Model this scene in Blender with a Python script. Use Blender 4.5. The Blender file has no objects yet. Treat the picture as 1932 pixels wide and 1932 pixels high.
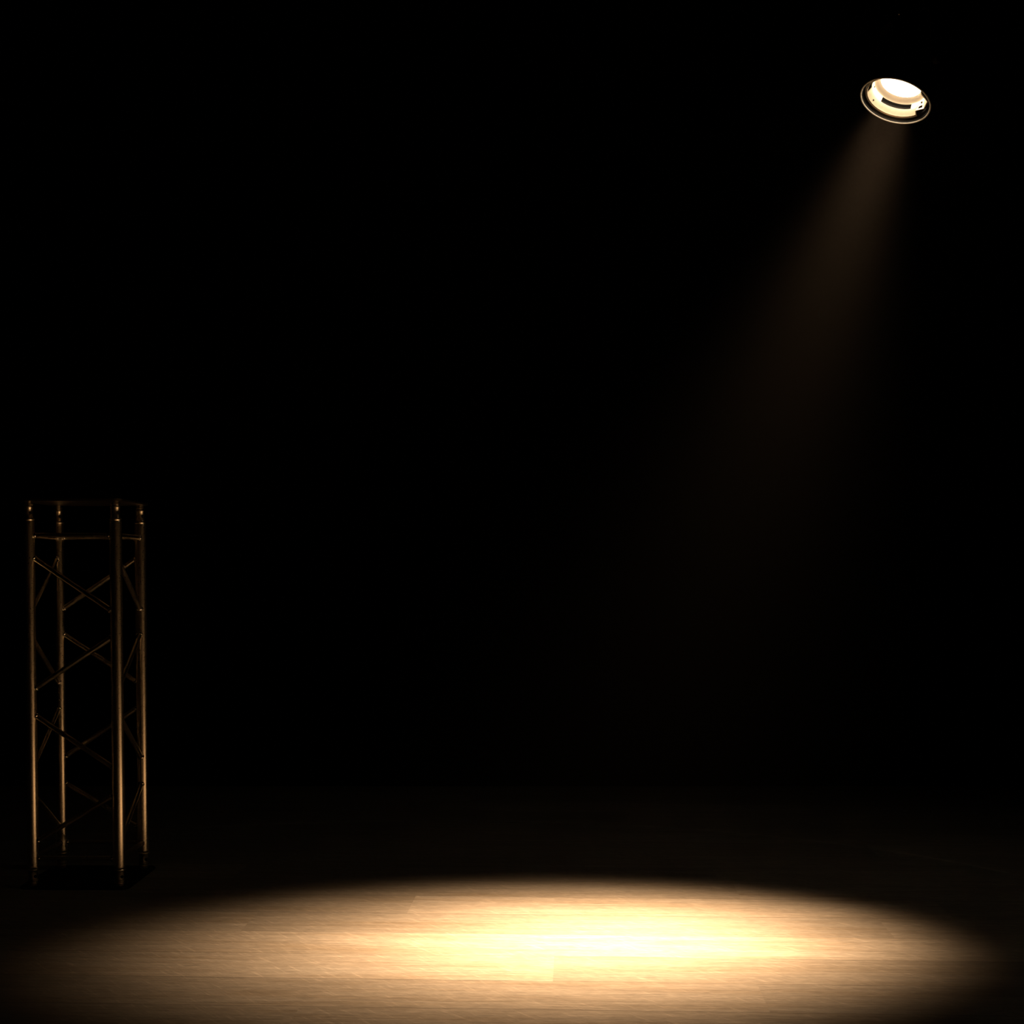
import bpy, bmesh, math, random
from mathutils import Vector, Matrix

random.seed(7)
scene = bpy.context.scene
col = scene.collection

# ------------------------------------------------------------------ camera
CAM_H = 1.2155
cam_data = bpy.data.cameras.new('camera')
cam_data.sensor_fit = 'HORIZONTAL'
cam_data.sensor_width = 36.0
cam_data.lens = 2683.0 / 1932.0 * 36.0          # about 50 mm
cam_data.shift_y = 225.7 / 1932.0               # picture cropped from the upper part of the frame
cam = bpy.data.objects.new('camera', cam_data)
cam.location = (0, 0, CAM_H)
cam.rotation_euler = (math.radians(90) - 0.039, 0, 0)
col.objects.link(cam)
scene.camera = cam

# ------------------------------------------------------------------ world: dark room full of thin stage haze
HAZE_DENSITY = 0.0017           # per metre, at lamp height
HAZE_FALL = 1.4                 # metres of height over which it thins to a third
world = bpy.data.worlds.new('dark_stage')
scene.world = world
world.use_nodes = True
wn = world.node_tree
for n in list(wn.nodes):
    wn.nodes.remove(n)
wo = wn.nodes.new('ShaderNodeOutputWorld')
wb = wn.nodes.new('ShaderNodeBackground')
wb.inputs['Color'].default_value = (0, 0, 0, 1)
wb.inputs['Strength'].default_value = 0
wn.links.new(wb.outputs[0], wo.inputs['Surface'])
hz = wn.nodes.new('ShaderNodeVolumeScatter')
hz.inputs['Color'].default_value = (1, 0.95, 0.88, 1)
hz.inputs['Anisotropy'].default_value = 0.0
# warm smoke collects under the ceiling: density grows with height
hg = wn.nodes.new('ShaderNodeNewGeometry')
hs = wn.nodes.new('ShaderNodeSeparateXYZ')
wn.links.new(hg.outputs['Position'], hs.inputs[0])
he = wn.nodes.new('ShaderNodeMath'); he.operation = 'MULTIPLY_ADD'
he.inputs[1].default_value = 1.0 / HAZE_FALL; he.inputs[2].default_value = -3.0 / HAZE_FALL
wn.links.new(hs.outputs['Z'], he.inputs[0])
hx = wn.nodes.new('ShaderNodeMath'); hx.operation = 'EXPONENT'
wn.links.new(he.outputs[0], hx.inputs[0])
hd = wn.nodes.new('ShaderNodeMath'); hd.operation = 'MULTIPLY'
hd.inputs[1].default_value = HAZE_DENSITY
wn.links.new(hx.outputs[0], hd.inputs[0])
wn.links.new(hd.outputs[0], hz.inputs['Density'])
world.cycles.volume_step_size = 2.0
wn.links.new(hz.outputs[0], wo.inputs['Volume'])

vs = scene.view_settings
vs.view_transform = 'Standard'
vs.look = 'None'
vs.exposure = 0.0
vs.gamma = 1.0
vs.use_curve_mapping = False
scene.cycles.max_bounces = 5
scene.cycles.diffuse_bounces = 3
scene.cycles.glossy_bounces = 4
scene.cycles.volume_bounces = 0
scene.cycles.volume_max_steps = 24
scene.cycles.transmission_bounces = 0

# spotlight numbers used by the lamp builder
LAMP_POS = Vector((1.438, 5.40, 3.000))         # centre of the front ring
LAMP_AIM = Vector((0.255, 4.69, 0.0))           # where the beam meets the floor
SPOT_POWER = 3200.0
SPOT_COLOR = (1.0, 0.618, 0.338)
BEAM_WIDE = 0.186               # tangent of the half-intensity angle across, oval lamp
BEAM_TALL = 0.142               # and along
LENS_GLOW = 12.5

# ------------------------------------------------------------------ helpers
def tag(o, label=None, cat=None, group=None, kind=None):
    if label: o['label'] = label
    if cat: o['category'] = cat
    if group: o['group'] = group
    if kind: o['kind'] = kind
    return o

def empty(name, matrix=None, loc=(0, 0, 0)):
    o = bpy.data.objects.new(name, None)
    o.empty_display_size = 0.1
    col.objects.link(o)
    if matrix is not None:
        o.matrix_world = matrix
    else:
        o.location = loc
    return o

def obj(name, bm, mat, parent=None, smooth=True):
    bmesh.ops.recalc_face_normals(bm, faces=bm.faces[:])
    me = bpy.data.meshes.new(name)
    bm.to_mesh(me)
    bm.free()
    if smooth:
        me.polygons.foreach_set('use_smooth', [True] * len(me.polygons))
        me.set_sharp_from_angle(angle=math.radians(35))
    me.materials.append(mat)
    o = bpy.data.objects.new(name, me)
    col.objects.link(o)
    if parent is not None:
        o.parent = parent
    return o

def add_lathe(bm, prof, seg=64, closed=False, matrix=Matrix()):
    """revolve (r, z) points about local z"""
    rings = []
    for r, z in prof:
        if r < 1e-6:
            rings.append([bm.verts.new(matrix @ Vector((0, 0, z)))])
        else:
            rings.append([bm.verts.new(matrix @ Vector((r * math.cos(2 * math.pi * k / seg),
                                                        r * math.sin(2 * math.pi * k / seg), z)))
                          for k in range(seg)])
    n = len(rings)
    for i in range(n if closed else n - 1):
        a, b = rings[i], rings[(i + 1) % n]
        for k in range(seg):
            k2 = (k + 1) % seg
            if len(a) == 1 and len(b) == 1:
                continue
            if len(a) == 1:
                bm.faces.new((a[0], b[k], b[k2]))
            elif len(b) == 1:
                bm.faces.new((a[k], a[k2], b[0]))
            else:
                bm.faces.new((a[k], a[k2], b[k2], b[k]))

def add_tube(bm, p, q, r, seg=20, cap=True):
    p, q = Vector(p), Vector(q)
    d = q - p
    rot = d.to_track_quat('Z', 'Y').to_matrix().to_4x4()
    m = Matrix.Translation(p) @ rot
    L = d.length
    prof = [(r, 0), (r, L)]
    if cap:
        prof = [(0, 0)] + prof + [(0, L)]
    add_lathe(bm, prof, seg, matrix=m)

def add_rod(bm, pts, r, seg=10, closed=False):
    pts = [Vector(p) for p in pts]
    n = len(pts)
    rings = []
    for i, p in enumerate(pts):
        a = pts[(i - 1) % n] if (closed or i > 0) else p
        b = pts[(i + 1) % n] if (closed or i < n - 1) else p
        t = (b - a).normalized()
        u = t.orthogonal().normalized()
        if rings:
            u = (prev_u - t * prev_u.dot(t)).normalized()
        prev_u = u
        w = t.cross(u)
        rings.append([bm.verts.new(p + r * (math.cos(2 * math.pi * k / seg) * u + math.sin(2 * math.pi * k / seg) * w))
                      for k in range(seg)])
    for i in range(n if closed else n - 1):
        a, b = rings[i], rings[(i + 1) % n]
        for k in range(seg):
            bm.faces.new((a[k], a[(k + 1) % seg], b[(k + 1) % seg], b[k]))
    if not closed:
        bm.faces.new(rings[0])
        bm.faces.new(rings[-1])

def add_prism(bm, pts, vec):
    """extrude a polygon given in 3D along vec"""
    a = [bm.verts.new(Vector(p)) for p in pts]
    b = [bm.verts.new(Vector(p) + Vector(vec)) for p in pts]
    bm.faces.new(a)
    bm.faces.new(b[::-1])
    n = len(a)
    for k in range(n):
        bm.faces.new((a[k], b[k], b[(k + 1) % n], a[(k + 1) % n]))

def add_box(bm, lo, hi, bevel=0.0):
    r = bmesh.ops.create_cube(bm, size=1.0)
    vsx = r['verts']
    for v in vsx:
        v.co = Vector([lo[i] + (v.co[i] + 0.5) * (hi[i] - lo[i]) for i in range(3)])
    if bevel > 0:
        es = list({e for v in vsx for e in v.link_edges})
        bmesh.ops.bevel(bm, geom=es, offset=bevel, segments=2, affect='EDGES', profile=0.5)

def new_mat(name):
    m = bpy.data.materials.new(name)
    m.use_nodes = True
    return m, m.node_tree, m.node_tree.nodes['Principled BSDF']

def simple_mat(name, color, rough, metal=0.0, spec=0.5, bump=0.0, bump_scale=60.0, var=0.0):
    m, nt, b = new_mat(name)
    b.inputs['Base Color'].default_value = (*color, 1)
    b.inputs['Roughness'].default_value = rough
    b.inputs['Metallic'].default_value = metal
    b.inputs['Specular IOR Level'].default_value = spec
    tc = nt.nodes.new('ShaderNodeTexCoord')
    if bump > 0 or var > 0:
        nz = nt.nodes.new('ShaderNodeTexNoise')
        nz.inputs['Scale'].default_value = bump_scale
        nz.inputs['Detail'].default_value = 4
        nt.links.new(tc.outputs['Object'], nz.inputs['Vector'])
        if bump > 0:
            bp = nt.nodes.new('ShaderNodeBump')
            bp.inputs['Strength'].default_value = bump
            bp.inputs['Distance'].default_value = 0.002
            nt.links.new(nz.outputs['Fac'], bp.inputs['Height'])
            nt.links.new(bp.outputs[0], b.inputs['Normal'])
        if var > 0:
            mr = nt.nodes.new('ShaderNodeMapRange')
            mr.inputs['To Min'].default_value = max(0.02, rough - var)
            mr.inputs['To Max'].default_value = min(1, rough + var)
            nt.links.new(nz.outputs['Fac'], mr.inputs['Value'])
            nt.links.new(mr.outputs[0], b.inputs['Roughness'])
    return m

M_BLACK_WALL = simple_mat('black_drape_paint', (0.0015, 0.0014, 0.0013), 1.0, spec=0.0)
M_ALU = simple_mat('brushed_aluminium', (0.90, 0.80, 0.62), 0.29, metal=1.0, bump=0.05, bump_scale=220, var=0.06)
M_STEEL = simple_mat('bright_steel', (0.85, 0.80, 0.72), 0.28, metal=1.0, bump=0.05, bump_scale=150)
M_WELD = simple_mat('ground_weld_metal', (0.95, 0.90, 0.80), 0.16, metal=1.0, bump=0.05, bump_scale=150)
M_PLATE = simple_mat('grey_plate_metal', (0.22, 0.18, 0.14), 0.4, metal=1.0, bump=0.05, bump_scale=120)
M_BLACK = simple_mat('black_powder_coat', (0.006, 0.006, 0.006), 0.6, spec=0.25, bump=0.1, bump_scale=300)
M_RUBBER = simple_mat('black_cable_rubber', (0.008, 0.008, 0.008), 0.7, spec=0.2, bump=0.05)

# ------------------------------------------------------------------ room
X0, X1, Y0, Y1, ZC = -4.6, 4.6, -2.4, 8.2, 4.3

def wall(name, lo, hi):
    bm = bmesh.new()
    add_box(bm, lo, hi)
    o = obj(name, bm, M_BLACK_WALL, smooth=False)
    return tag(o, kind='structure')

wall('wall_back', (X0 - 0.1, Y1, -0.1), (X1 + 0.1, Y1 + 0.1, ZC + 0.1))
wall('wall_front', (X0 - 0.1, Y0 - 0.1, -0.1), (X1 + 0.1, Y0, ZC + 0.1))
wall('wall_left', (X0 - 0.1, Y0, -0.1), (X0, Y1, ZC + 0.1))
wall('wall_right', (X1, Y0, -0.1), (X1 + 0.1, Y1, ZC + 0.1))
wall('ceiling', (X0, Y0, ZC), (X1, Y1, ZC + 0.1))

# floor: oak planks laid nearly square to the view
PW = 0.28                       # plank width
PA = math.radians(2.6)          # planks run this much off the room's axis
ROW0 = 3.95                     # a seam crosses x = 0 at this y
def floor_material():
    m, nt, b = new_mat('oak_plank_floor')
    N, Lk = nt.nodes, nt.links
    uv = N.new('ShaderNodeUVMap'); uv.uv_map = 'plank'
    tone = N.new('ShaderNodeAttribute'); tone.attribute_name = 'tone'
    seed = N.new('ShaderNodeAttribute'); seed.attribute_name = 'grain_seed'
    sep = N.new('ShaderNodeSeparateXYZ'); Lk.new(uv.outputs[0], sep.inputs[0])
    def grain(su, sv, scale, detail, dist=0.0, rough=0.55):
        a = N.new('ShaderNodeMath'); a.operation = 'MULTIPLY'; a.inputs[1].default_value = su
        c = N.new('ShaderNodeMath'); c.operation = 'MULTIPLY'; c.inputs[1].default_value = sv
        Lk.new(sep.outputs[0], a.inputs[0]); Lk.new(sep.outputs[1], c.inputs[0])
        cb = N.new('ShaderNodeCombineXYZ')
        Lk.new(a.outputs[0], cb.inputs[0]); Lk.new(c.outputs[0], cb.inputs[1]); Lk.new(seed.outputs['Fac'], cb.inputs[2])
        nz = N.new('ShaderNodeTexNoise')
        nz.inputs['Scale'].default_value = scale
        nz.inputs['Detail'].default_value = detail
        nz.inputs['Roughness'].default_value = rough
        nz.inputs['Distortion'].default_value = dist
        Lk.new(cb.outputs[0], nz.inputs['Vector'])
        return nz.outputs['Fac']
    g1 = grain(0.9, 11.0, 1.6, 4, 0.5)          # broad long streaks
    g2 = grain(3.6, 70.0, 1.5, 5, 0.5, 0.62)     # fine streaks
    g3 = grain(14.0, 60.0, 1.8, 3, 0.4, 0.6)     # short flecks
    def ramp(src, pts):
        r = N.new('ShaderNodeValToRGB')
        r.color_ramp.elements[0].position = pts[0][0]; r.color_ramp.elements[0].color = (*pts[0][1], 1)
        r.color_ramp.elements[1].position = pts[1][0]; r.color_ramp.elements[1].color = (*pts[1][1], 1)
        for pos, c in pts[2:]:
            e = r.color_ramp.elements.new(pos); e.color = (*c, 1)
        Lk.new(src, r.inputs[0]); return r.outputs[0]
    base = ramp(g1, [(0.24, (0.42, 0.355, 0.268)), (0.80, (0.58, 0.540, 0.470)), (0.5, (0.51, 0.460, 0.388))])
    def mul(a, fac_src, lo, hi, f0=0.3, f1=0.7):
        mr = N.new('ShaderNodeMapRange')
        mr.inputs['From Min'].default_value = f0; mr.inputs['From Max'].default_value = f1
        mr.inputs['To Min'].default_value = lo; mr.inputs['To Max'].default_value = hi
        Lk.new(fac_src, mr.inputs['Value'])
        mx = N.new('ShaderNodeMix'); mx.data_type = 'RGBA'; mx.blend_type = 'MULTIPLY'
        mx.inputs['Factor'].default_value = 1.0
        Lk.new(a, mx.inputs['A']); Lk.new(mr.outputs[0], mx.inputs['B'])
        return mx.outputs['Result']
    c = mul(base, g2, 0.80, 1.14)
    c = mul(c, g3, 0.80, 1.14)
    c = mul(c, tone.outputs['Fac'], 0.60, 1.26, 0.0, 1.0)
    # sparse dark pores and short diagonal brush scratches
    pores = grain(5.0, 110.0, 1.2, 2, 0.0, 0.5)
    c = mul(c, pores, 0.72, 1.0, 0.26, 0.36)
    sk = N.new('ShaderNodeMath'); sk.operation = 'MULTIPLY_ADD'; sk.inputs[1].default_value = 0.85
    Lk.new(sep.outputs[1], sk.inputs[0]); Lk.new(sep.outputs[0], sk.inputs[2])
    scb = N.new('ShaderNodeCombineXYZ')
    ska = N.new('ShaderNodeMath'); ska.operation = 'MULTIPLY'; ska.inputs[1].default_value = 95.0
    skb = N.new('ShaderNodeMath'); skb.operation = 'MULTIPLY'; skb.inputs[1].default_value = 13.0
    Lk.new(sk.outputs[0], ska.inputs[0]); Lk.new(sep.outputs[1], skb.inputs[0])
    Lk.new(ska.outputs[0], scb.inputs[0]); Lk.new(skb.outputs[0], scb.inputs[1]); Lk.new(seed.outputs['Fac'], scb.inputs[2])
    sn = N.new('ShaderNodeTexNoise'); sn.inputs['Scale'].default_value = 1.0; sn.inputs['Detail'].default_value = 2
    Lk.new(scb.outputs[0], sn.inputs['Vector'])
    c = mul(c, sn.outputs['Fac'], 1.0, 1.28, 0.60, 0.72)
    # dark hairline seam where two planks meet (v = 0 and v = plank width)
    pp = N.new('ShaderNodeMath'); pp.operation = 'PINGPONG'; pp.inputs[1].default_value = PW / 2
    Lk.new(sep.outputs[1], pp.inputs[0])
    seam = N.new('ShaderNodeMapRange')
    seam.inputs['From Min'].default_value = 0.0006; seam.inputs['From Max'].default_value = 0.0030
    seam.inputs['To Min'].default_value = 0.55; seam.inputs['To Max'].default_value = 1.0
    Lk.new(pp.outputs[0], seam.inputs['Value'])
    c = mul(c, seam.outputs[0], 0.0, 1.0, 0.0, 1.0)
    Lk.new(c, b.inputs['Base Color'])
    rr = N.new('ShaderNodeMapRange')
    rr.inputs['To Min'].default_value = 0.38; rr.inputs['To Max'].default_value = 0.60
    Lk.new(g2, rr.inputs['Value']); Lk.new(rr.outputs[0], b.inputs['Roughness'])
    b.inputs['Specular IOR Level'].default_value = 0.35
    add = N.new('ShaderNodeMath'); add.operation = 'MULTIPLY_ADD'
    add.inputs[1].default_value = 0.8
    Lk.new(sn.outputs['Fac'], add.inputs[0]); Lk.new(g2, add.inputs[2])
    bp = N.new('ShaderNodeBump'); bp.inputs['Strength'].default_value = 0.6; bp.inputs['Distance'].default_value = 0.002
    Lk.new(add.outputs[0], bp.inputs['Height']); Lk.new(bp.outputs[0], b.inputs['Normal'])
    return m

def build_floor():
    bm = bmesh.new()
    uvl = bm.loops.layers.uv.new('plank')
    tl = bm.faces.layers.float.new('tone')
    sl = bm.faces.layers.float.new('grain_seed')
    # end joints seen in the photograph, by row: position along the row; then tones left to right of them
    known = {-1: ([-0.6, 1.5], [0.32, 0.30, 0.22]),
             0: ([-1.3, 0.72], [0.42, 0.40, 0.28]),
             1: ([0.11], [0.74, 0.40]),
             2: ([-2.2, 2.1], [0.55, 0.80, 0.6]),
             3: ([-0.97, 1.25], [0.60, 0.42, 0.60]),
             4: ([-2.35, -0.43], [0.55, 0.46, 0.66]),
             5: ([-1.15, 0.80], [0.45, 0.42, 0.52])}
    rot = Matrix.Rotation(-PA, 4, 'Z')
    for row in range(-26, 20):
        v0 = row * PW
        if row in known:
            js, tones = known[row]
            cuts = [-7.5, -6.0] + [js[0] - 1.95] + js + [js[-1] + 1.95, 6.0, 7.5]
            tt = [random.uniform(0.3, 0.7), random.uniform(0.3, 0.7)] + [tones[0]] + tones[0:len(js) + 1]
            tt = tt[:3] + tones[1:] + [random.uniform(0.3, 0.7) for _ in range(4)]
        else:
            s = random.uniform(-1.9, 0)
            cuts = [-8.0 + s + 1.95 * k for k in range(10)]
            tt = [random.uniform(0.25, 0.75) for _ in range(10)]
        for i in range(len(cuts) - 1):
            u0, u1 = cuts[i], cuts[i + 1]
            q = [rot @ Vector((u, v, 0)) for u, v in ((u0, v0), (u1, v0), (u1, v0 + PW), (u0, v0 + PW))]
            f = bm.faces.new([bm.verts.new(p + Vector((0, ROW0, 0))) for p in q])
            f[tl] = tt[i] if i < len(tt) else 0.5
            f[sl] = random.uniform(0, 60)
            for lp, (u, v) in zip(f.loops, ((u0, 0), (u1, 0), (u1, PW), (u0, PW))):
                lp[uvl].uv = (u - u0 + 0.37 * i, v)
    for co, no in (((X0, 0, 0), (-1, 0, 0)), ((X1, 0, 0), (1, 0, 0)), ((0, Y0, 0), (0, -1, 0)), ((0, Y1, 0), (0, 1, 0))):
        bmesh.ops.bisect_plane(bm, geom=bm.verts[:] + bm.edges[:] + bm.faces[:], plane_co=co, plane_no=no, clear_outer=True)
    for f in bm.faces:
        if f.normal.z < 0:
            f.normal_flip()
    me = bpy.data.meshes.new('floor')
    bm.to_mesh(me); bm.free()
    me.materials.append(floor_material())
    o = bpy.data.objects.new('floor', me)
    col.objects.link(o)
    return tag(o, kind='structure')

build_floor()

# ------------------------------------------------------------------ truss tower
S = 0.34                     # leg centre spacing
LEG_R = 0.0235
TRUSS_X, TRUSS_Y, TRUSS_ROT = -1.5335, 5.5122, -0.019    # front right leg and turn of the tower
H_TOP = 1.505

def build_truss():
    root = empty('box_truss_tower', loc=(0, 0, 0))
    tag(root, 'short square aluminium truss tower standing upright on the floor at the far left', 'truss')
    c, s = math.cos(TRUSS_ROT), math.sin(TRUSS_ROT)
    def P(i, j, z):            # i: 0 right, 1 left; j: 0 front, 1 back
        x, y = -S * i, S * j
        return Vector((TRUSS_X + c * x - s * y, TRUSS_Y + s * x + c * y, z))
    ctr = P(0.5, 0.5, 0)
    root.location = ctr
    def rel(p):
        return p - ctr
    F, L, R, B = (0, 0), (1, 0), (0, 1), (1, 1)
    # base plate and top plate with rounded corners
    def plate(name, z0, z1, mat, h):
        bm = bmesh.new()
        pts = []
        rc = 0.035
        for k, (sx, sy) in enumerate(((1, 1), (-1, 1), (-1, -1), (1, -1))):
            for a in range(7):
                ang = math.radians(90 * k + 15 * a)
                x = sx * (h - rc) + rc * math.cos(ang); y = sy * (h - rc) + rc * math.sin(ang)
                pts.append((c * x - s * y, s * x + c * y, z0))
        add_prism(bm, pts, (0, 0, z1 - z0))
        return obj(name, bm, mat, root)
    plate('base_plate', 0.0, 0.008, M_BLACK, S / 2 + 0.045)
    plate('top_plate', 1.505, 1.513, M_PLATE, S / 2 + 0.034)
    for k in (F, L, R, B):
        p = rel(P(*k, 0))
        bm = bmesh.new()
        add_lathe(bm, [(0, 0.075), (LEG_R - 0.002, 0.075), (LEG_R, 0.079), (LEG_R, 0.082), (LEG_R, 0.6), (LEG_R, 1.422), (LEG_R, 1.425), (LEG_R - 0.002, 1.430), (0, 1.430)],
                  40, matrix=Matrix.Translation(p))
        leg = obj('leg', bm, M_ALU, root)
        for z, up in ((1.430, 1), (0.075, -1)):
            # conical coupler between the tube's end and the plate, with a ring, a waist and its cross pin
            bm = bmesh.new()
            prof = [(0, 0), (0.0225, 0), (0.0245, 0.003), (0.0245, 0.006), (0.0195, 0.010), (0.0185, 0.014), (0.0185, 0.047),
                    (0.0205, 0.050), (0.0205, 0.0535), (0.0175, 0.056), (0.0175, 0.059), (0.0195, 0.0615), (0.0195, 0.065),
                    (0.016, 0.068), (0.016, 0.0745), (0, 0.0745)]
            if up > 0:
                pr = [(r, z + h) for r, h in prof]
            else:
                pr = [(r, z - h * 0.9) for r, h in prof]
            add_lathe(bm, pr, 36, matrix=Matrix.Translation(p))
            cp = obj('coupler', bm, M_ALU, leg)
            bm = bmesh.new()
            zz = z + up * 0.030
            dirv = Vector((0.75, -0.66, 0)).normalized()
            q = Vector((p.x, p.y, zz))
            add_tube(bm, q - dirv * 0.021, q + dirv * 0.021, 0.0062, 16)
            tag(obj('cross_pin', bm, M_BLACK, leg), 'black pin through the coupler')
    # low domed bolt on the top plate above the front right leg
    bm = bmesh.new()
    add_lathe(bm, [(0, 1.513), (0.023, 1.513), (0.023, 1.516), (0.019, 1.521), (0.011, 1.524), (0, 1.525)], 28,
              matrix=Matrix.Translation(rel(P(*F, 0))))
    obj('bolt', bm, M_STEEL, root)
    # tubes of the four sides
    def bar(name, a, za, b, zb, r):
        pa, pb = rel(P(*a, za)), rel(P(*b, zb))
        bm = bmesh.new()
        d = (pb - pa).normalized()
        e0, e1 = pa + d * (LEG_R * 0.62), pb - d * (LEG_R * 0.62)
        add_tube(bm, e0, e1, r, 18)
        o = obj(name, bm, M_ALU, root)
        # raised weld where the tube meets each leg
        for q in (e0 + d * 0.012, e1 - d * 0.012):
            t = d.to_track_quat('Z', 'Y').to_matrix().to_4x4()
            m = Matrix.Translation(q) @ t
            bw = bmesh.new()
            prof = [(r - 0.0005 + 0.0042 * math.cos(k), 0.0052 * math.sin(k)) for k in [2 * math.pi * i / 10 for i in range(10)]]
            add_lathe(bw, prof, 22, closed=True, matrix=m)
            tag(obj('weld', bw, M_WELD, o), 'bright rounded weld at the tube end')
        return o
    RB, RD = 0.0095, 0.0098
    for a, b in ((F, L), (F, R), (L, B), (R, B)):
        bar('cross_bar', a, 1.374, b, 1.374, RB)
        bar('cross_bar', a, 0.115, b, 0.115, RB)
    Z = [(1.300, 1.069), (0.767, 0.991), (0.686, 0.458), (0.170, 0.373)]
    # each side: start leg, other leg; the tubes zigzag between them
    for a, b in ((L, F), (F, R), (R, B), (B, L)):
        for za, zb in Z:
            bar('diagonal_brace', a, za, b, zb, RD)
    return root

build_truss()

# ------------------------------------------------------------------ spotlight
def build_pipe():
    bm = bmesh.new()
    add_tube(bm, (X0, 5.66, 3.52), (X1, 5.66, 3.52), 0.024, 28)
    o = obj('rigging_pipe', bm, M_BLACK)
    return tag(o, 'long black horizontal rigging pipe overhead that the spotlight hangs from', 'pipe')

build_pipe()

def build_lamp():
    axis = (LAMP_AIM - LAMP_POS).normalized()
    zb = -axis                                             # local z: backwards through the can
    to_cam = Vector((0, 0, CAM_H)) - LAMP_POS
    near = (to_cam - axis * to_cam.dot(axis)).normalized()
    yl = -near                                             # local y: away from the audience
    xl = yl.cross(zb).normalized()
    M = Matrix((xl, yl, zb)).transposed().to_4x4()
    M.translation = LAMP_POS
    root = empty('stage_spotlight', matrix=M)
    tag(root, 'black stage spotlight with glowing lens hanging at the upper right, aimed down at the floor', 'spotlight')
    # can: black tube with a rounded back, open at the front
    bm = bmesh.new()
    add_lathe(bm, [(0.0, 0.084), (0.112, 0.084), (0.114, 0.030), (0.118, 0.026), (0.119, 0.040), (0.119, 0.205), (0.114, 0.240), (0.096, 0.272),
                   (0.066, 0.294), (0.030, 0.303), (0, 0.304)], 96)
    obj('can', bm, M_BLACK, root)
    # frame holder: black shallow channel round the mouth
    bm = bmesh.new()
    add_lathe(bm, [(0.1275, -0.006), (0.1320, -0.008), (0.1320, 0.014), (0.119, 0.030), (0.118, 0.026), (0.119, 0.011), (0.1275, 0.006)], 96, closed=True)
    obj('frame_holder', bm, M_BLACK, root)
    # bright thin rim at the mouth
    bm = bmesh.new()
    prof = [(0.1315 + 0.0030 * math.cos(a), -0.008 + 0.0030 * math.sin(a)) for a in [2 * math.pi * k / 10 for k in range(10)]]
    add_lathe(bm, prof, 120, closed=True)
    obj('front_rim', bm, M_RIM, root)
    # sleeve: bare metal inside wall, slotted on one side, bent to flats on the other
    knots = [(-48, 0.113), (-38, 0.105), (-16, 0.1175), (8, 0.112), (27, 0.095), (36, 0.113)]
    def lip_r(deg):
        d = (deg + 180) % 360 - 180
        for (a0, r0), (a1, r1) in zip(knots, knots[1:]):
            if a0 <= d <= a1:                       # straight chord between the two corners
                p = Vector((r0 * math.cos(math.radians(a0)), r0 * math.sin(math.radians(a0))))
                q = Vector((r1 * math.cos(math.radians(a1)), r1 * math.sin(math.radians(a1))))
                u = Vector((math.cos(math.radians(d)), math.sin(math.radians(d))))
                e = q - p
                return (p.x * e.y - p.y * e.x) / (u.x * e.y - u.y * e.x)
        return 0.113
    zr = [0.008, 0.010, 0.014, 0.020, 0.026, 0.034, 0.044, 0.053, 0.058, 0.063, 0.072]
    base = [0.113, 0.1125, 0.111, 0.109, 0.1065, 0.104, 0.102, 0.1005, 0.098, 0.091, 0.079]
    step = 3
    ns = 360 // step
    bm = bmesh.new()
    rows = []
    for z, rb in zip(zr, base):
        t = max(0.0, 1.0 - (z - 0.008) / 0.030)
        rows.append([bm.verts.new(((rb + (lip_r(step * k) - 0.113) * t) * math.cos(math.radians(step * k)),
                                   (rb + (lip_r(step * k) - 0.113) * t) * math.sin(math.radians(step * k)), z)) for k in range(ns)])
    for i in range(len(zr) - 1):
        zm = 0.5 * (zr[i] + zr[i + 1])
        for k in range(ns):
            d = step * (k + 0.5)
            slot = 51 < d < 120 and 0.034 < zm < 0.053
            notch = 168 < d < 190 + (0.030 - zm) * 300 and 0.010 < zm < 0.034
            hole = 13 < d < 25 and 0.014 < zm < 0.026
            if slot or notch or hole:
                continue
            bm.faces.new((rows[i][k], rows[i][(k + 1) % ns], rows[i + 1][(k + 1) % ns], rows[i + 1][k]))
    bmesh.ops.recalc_face_normals(bm, faces=bm.faces[:])
    bmesh.ops.solidify(bm, geom=bm.faces[:], thickness=0.0018)
    sleeve = obj('sleeve', bm, M_REFLECT, root)
    # lip of the sleeve: turned-out flange, missing where the flats are
    bm = bmesh.new()
    ins, outs, back = [], [], []
    for d in range(36, 313, 3):
        u = Vector((math.cos(math.radians(d)), math.sin(math.radians(d)), 0))
        ins.append(bm.verts.new(u * 0.1128 + Vector((0, 0, 0.0085))))
        outs.append(bm.verts.new(u * 0.1185 + Vector((0, 0, 0.0060))))
        back.append(bm.verts.new(u * 0.1175 + Vector((0, 0, 0.0085))))
    for i in range(len(ins) - 1):
        for p, q in ((ins, outs), (outs, back), (back, ins)):
            bm.faces.new((p[i], p[i + 1], q[i + 1], q[i]))
    bm.faces.new((ins[0], outs[0], back[0])); bm.faces.new((ins[-1], back[-1], outs[-1]))
    obj('flange', bm, M_REFLECT, sleeve)
    # rolled bead along the edge of the flats
    bm = bmesh.new()
    bead = []
    for d in range(-46, 37, 2):
        r = lip_r(d) - 0.001
        bead.append((r * math.cos(math.radians(d)), r * math.sin(math.radians(d)), 0.008))
    add_rod(bm, bead, 0.0022, 10)
    obj('bead', bm, M_REFLECT, sleeve)
    for ang, r, z in ((157, 0.1005, 0.051), (137, 0.1085, 0.020), (18, 0.099, 0.040)):
        bm = bmesh.new()
        u = Vector((math.cos(math.radians(ang)), math.sin(math.radians(ang)), 0))
        q = u * r + Vector((0, 0, z))
        add_lathe(bm, [(0, 0), (0.0042, 0), (0.0042, 0.0012), (0.003, 0.0024), (0, 0.0026)], 16,
                  matrix=Matrix.Translation(q) @ (-u).to_track_quat('Z', 'Y').to_matrix().to_4x4())
        tag(obj('screw', bm, M_BLACK, sleeve), 'dark screw head')
    # lens
    bm = bmesh.new()
    prof = []
    for k in range(11):
        t = k / 10
        prof.append((0.078 * t, 0.069 - 0.018 * (1 - t * t)))
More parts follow.
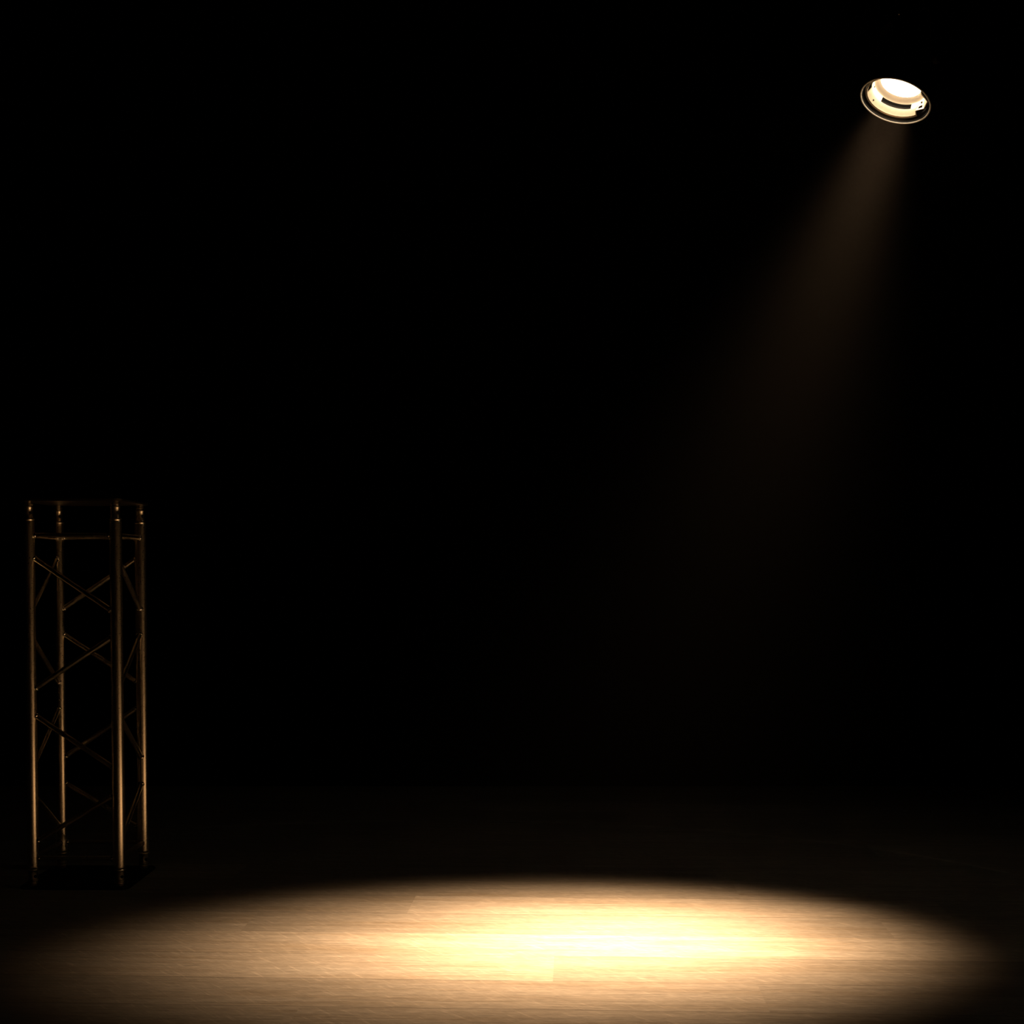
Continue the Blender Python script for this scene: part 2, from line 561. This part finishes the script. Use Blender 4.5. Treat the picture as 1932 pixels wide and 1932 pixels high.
    prof += [(0.078, 0.076), (0, 0.076)]
    add_lathe(bm, prof, 96)
    tag(obj('lens', bm, M_LENS, root), 'glowing round lens')
    # yoke: flat black U over the can, turned so its bridge lies under the pipe
    piv = 0.125
    Mi = M.inverted()
    up = (Mi.to_3x3() @ Vector((0, 0, 1))).normalized()
    side = up.cross(Vector((0, 0, 1))).normalized()        # across the can, level
    c0 = Vector((0, 0, piv))
    bm = bmesh.new()
    hw, arm = 0.132, 0.200
    fw = side.cross(up).normalized()
    path = []
    for k in range(3):
        path.append(c0 + side * hw + up * (arm - 0.05) * k / 2)
    for k in range(1, 7):
        t = math.radians(15 * k)
        path.append(c0 + side * (hw - 0.05 + 0.05 * math.cos(t)) + up * (arm - 0.05 + 0.05 * math.sin(t)))
    path += [c0 - (p - c0) + 2 * up * (p - c0).dot(up) for p in path[::-1]]
    rows = []
    for i, p in enumerate(path):
        a, b = path[max(0, i - 1)], path[min(len(path) - 1, i + 1)]
        t = (b - a).normalized(); n = t.cross(fw).normalized()
        rows.append([bm.verts.new(p + fw * sx * 0.016 + n * sy * 0.0025) for sx, sy in ((-1, -1), (1, -1), (1, 1), (-1, 1))])
    for i in range(len(rows) - 1):
        for k in range(4):
            bm.faces.new((rows[i][k], rows[i][(k + 1) % 4], rows[i + 1][(k + 1) % 4], rows[i + 1][k]))
    bm.faces.new(rows[0]); bm.faces.new(rows[-1][::-1])
    obj('yoke', bm, M_BLACK, root)
    for sg in (1, -1):
        bm = bmesh.new()
        add_tube(bm, c0 + side * sg * 0.112, c0 + side * sg * 0.152, 0.006, 14)
        q = c0 + side * sg * 0.140
        m = Matrix.Translation(q) @ (side * sg).to_track_quat('Z', 'Y').to_matrix().to_4x4()
        add_lathe(bm, [(0, 0), (0.017, 0), (0.019, 0.004), (0.019, 0.016), (0.014, 0.020), (0, 0.020)], 10, matrix=m)
        obj('tilt_knob', bm, M_BLACK, root)
    # hook clamp from the yoke's bridge up over the pipe
    pipe_c = Mi @ Vector((LAMP_POS.x + (M @ c0 - LAMP_POS).x, 5.66, 3.52))
    bridge = c0 + up * arm
    bm = bmesh.new()
    add_tube(bm, bridge - up * 0.010, bridge + up * 0.045, 0.008, 14)
    hook = [bridge + up * 0.03]
    ax = (Mi.to_3x3() @ Vector((1, 0, 0))).normalized()
    fwd = ax.cross(up).normalized()
    for k in range(0, 12):
        t = math.radians(-90 + 22.5 * k)
        hook.append(pipe_c + fwd * 0.034 * math.cos(t) + up * 0.034 * math.sin(t))
    add_rod(bm, hook, 0.0085, 12)
    obj('hook_clamp', bm, M_BLACK, root)
    bm = bmesh.new()
    q = bridge + up * 0.012 - fwd * 0.004
    add_tube(bm, q - fwd * 0.02, q + fwd * 0.03, 0.005, 12)
    for sg in (1, -1):
        add_rod(bm, [q - fwd * 0.02, q - fwd * 0.024 + ax * sg * 0.012 + up * 0.006, q - fwd * 0.026 + ax * sg * 0.022 + up * 0.012], 0.005, 10)
    tag(obj('wing_bolt', bm, M_STEEL, root), 'bare metal wing bolt')
    # mains lead
    bm = bmesh.new()
    add_rod(bm, [Vector((0, 0, 0.300)), Vector((0.01, 0.01, 0.33)), Vector((0.02, 0.05, 0.36)), Vector((0.03, 0.05, 0.40)) + up * 0.05,
                 pipe_c - up * 0.035 + ax * 0.10], 0.0045, 10)
    obj('power_lead', bm, M_RUBBER, root)
    # the beam itself
    ld = bpy.data.lights.new('spot_beam', 'SPOT')
    ld.energy = SPOT_POWER
    ld.color = SPOT_COLOR
    ld.spot_size = math.radians(80)
    ld.spot_blend = 0.3
    ld.shadow_soft_size = 0.10
    # oval beam of a parabolic lamp: hot centre, soft shoulder, nothing beyond the shoulder
    ld.use_nodes = True
    nt = ld.node_tree
    em = nt.nodes['Emission']
    tc = nt.nodes.new('ShaderNodeTexCoord')
    sx = nt.nodes.new('ShaderNodeSeparateXYZ')
    nt.links.new(tc.outputs['Normal'], sx.inputs[0])
    def mth(op, a, b=None, c=None):
        n = nt.nodes.new('ShaderNodeMath'); n.operation = op
        for i, v in enumerate((a, b, c)):
            if v is None: continue
            if isinstance(v, (int, float)): n.inputs[i].default_value = v
            else: nt.links.new(v, n.inputs[i])
        return n.outputs[0]
    az = mth('ABSOLUTE', sx.outputs['Z'])
    dx = mth('DIVIDE', mth('DIVIDE', sx.outputs['X'], az), BEAM_WIDE)
    dy = mth('DIVIDE', mth('DIVIDE', sx.outputs['Y'], az), BEAM_TALL)
    r2 = mth('ADD', mth('MULTIPLY', dx, dx), mth('MULTIPLY', dy, dy))
    body = mth('POWER', 0.5, mth('POWER', r2, 1.1))
    edge = nt.nodes.new('ShaderNodeMapRange')
    edge.interpolation_type = 'SMOOTHSTEP'
    edge.inputs['From Min'].default_value = 1.7; edge.inputs['From Max'].default_value = 2.5
    edge.inputs['To Min'].default_value = 1.0; edge.inputs['To Max'].default_value = 0.0
    nt.links.new(mth('SQRT', r2), edge.inputs['Value'])
    nt.links.new(mth('MULTIPLY', body, edge.outputs[0]), em.inputs['Strength'])
    lo = bpy.data.objects.new('spot_beam', ld)
    col.objects.link(lo)
    xw = (Vector((1, 0, 0)) - axis * axis.x).normalized()
    yw = (-axis).cross(xw)
    R = Matrix((xw, yw, -axis)).transposed().to_4x4()
    R.translation = LAMP_POS + axis * 0.02
    lo.parent = root
    lo.matrix_parent_inverse = M.inverted()
    lo.matrix_basis = R
    return root

M_RIM = simple_mat('polished_rim_metal', (0.98, 0.94, 0.86), 0.5, metal=0.15, bump=0.03)
M_REFLECT = simple_mat('satin_reflector_metal', (0.74, 0.64, 0.51), 0.42, metal=0.6, bump=0.05, bump_scale=90)
def lens_mat():
    m = bpy.data.materials.new('glowing_lens')
    m.use_nodes = True
    nt = m.node_tree
    b = nt.nodes['Principled BSDF']
    b.inputs['Base Color'].default_value = (0.9, 0.85, 0.75, 1)
    b.inputs['Roughness'].default_value = 0.3
    b.inputs['Emission Color'].default_value = (1.0, 0.80, 0.55, 1)
    b.inputs['Emission Strength'].default_value = LENS_GLOW
    return m
M_LENS = lens_mat()
build_lamp()
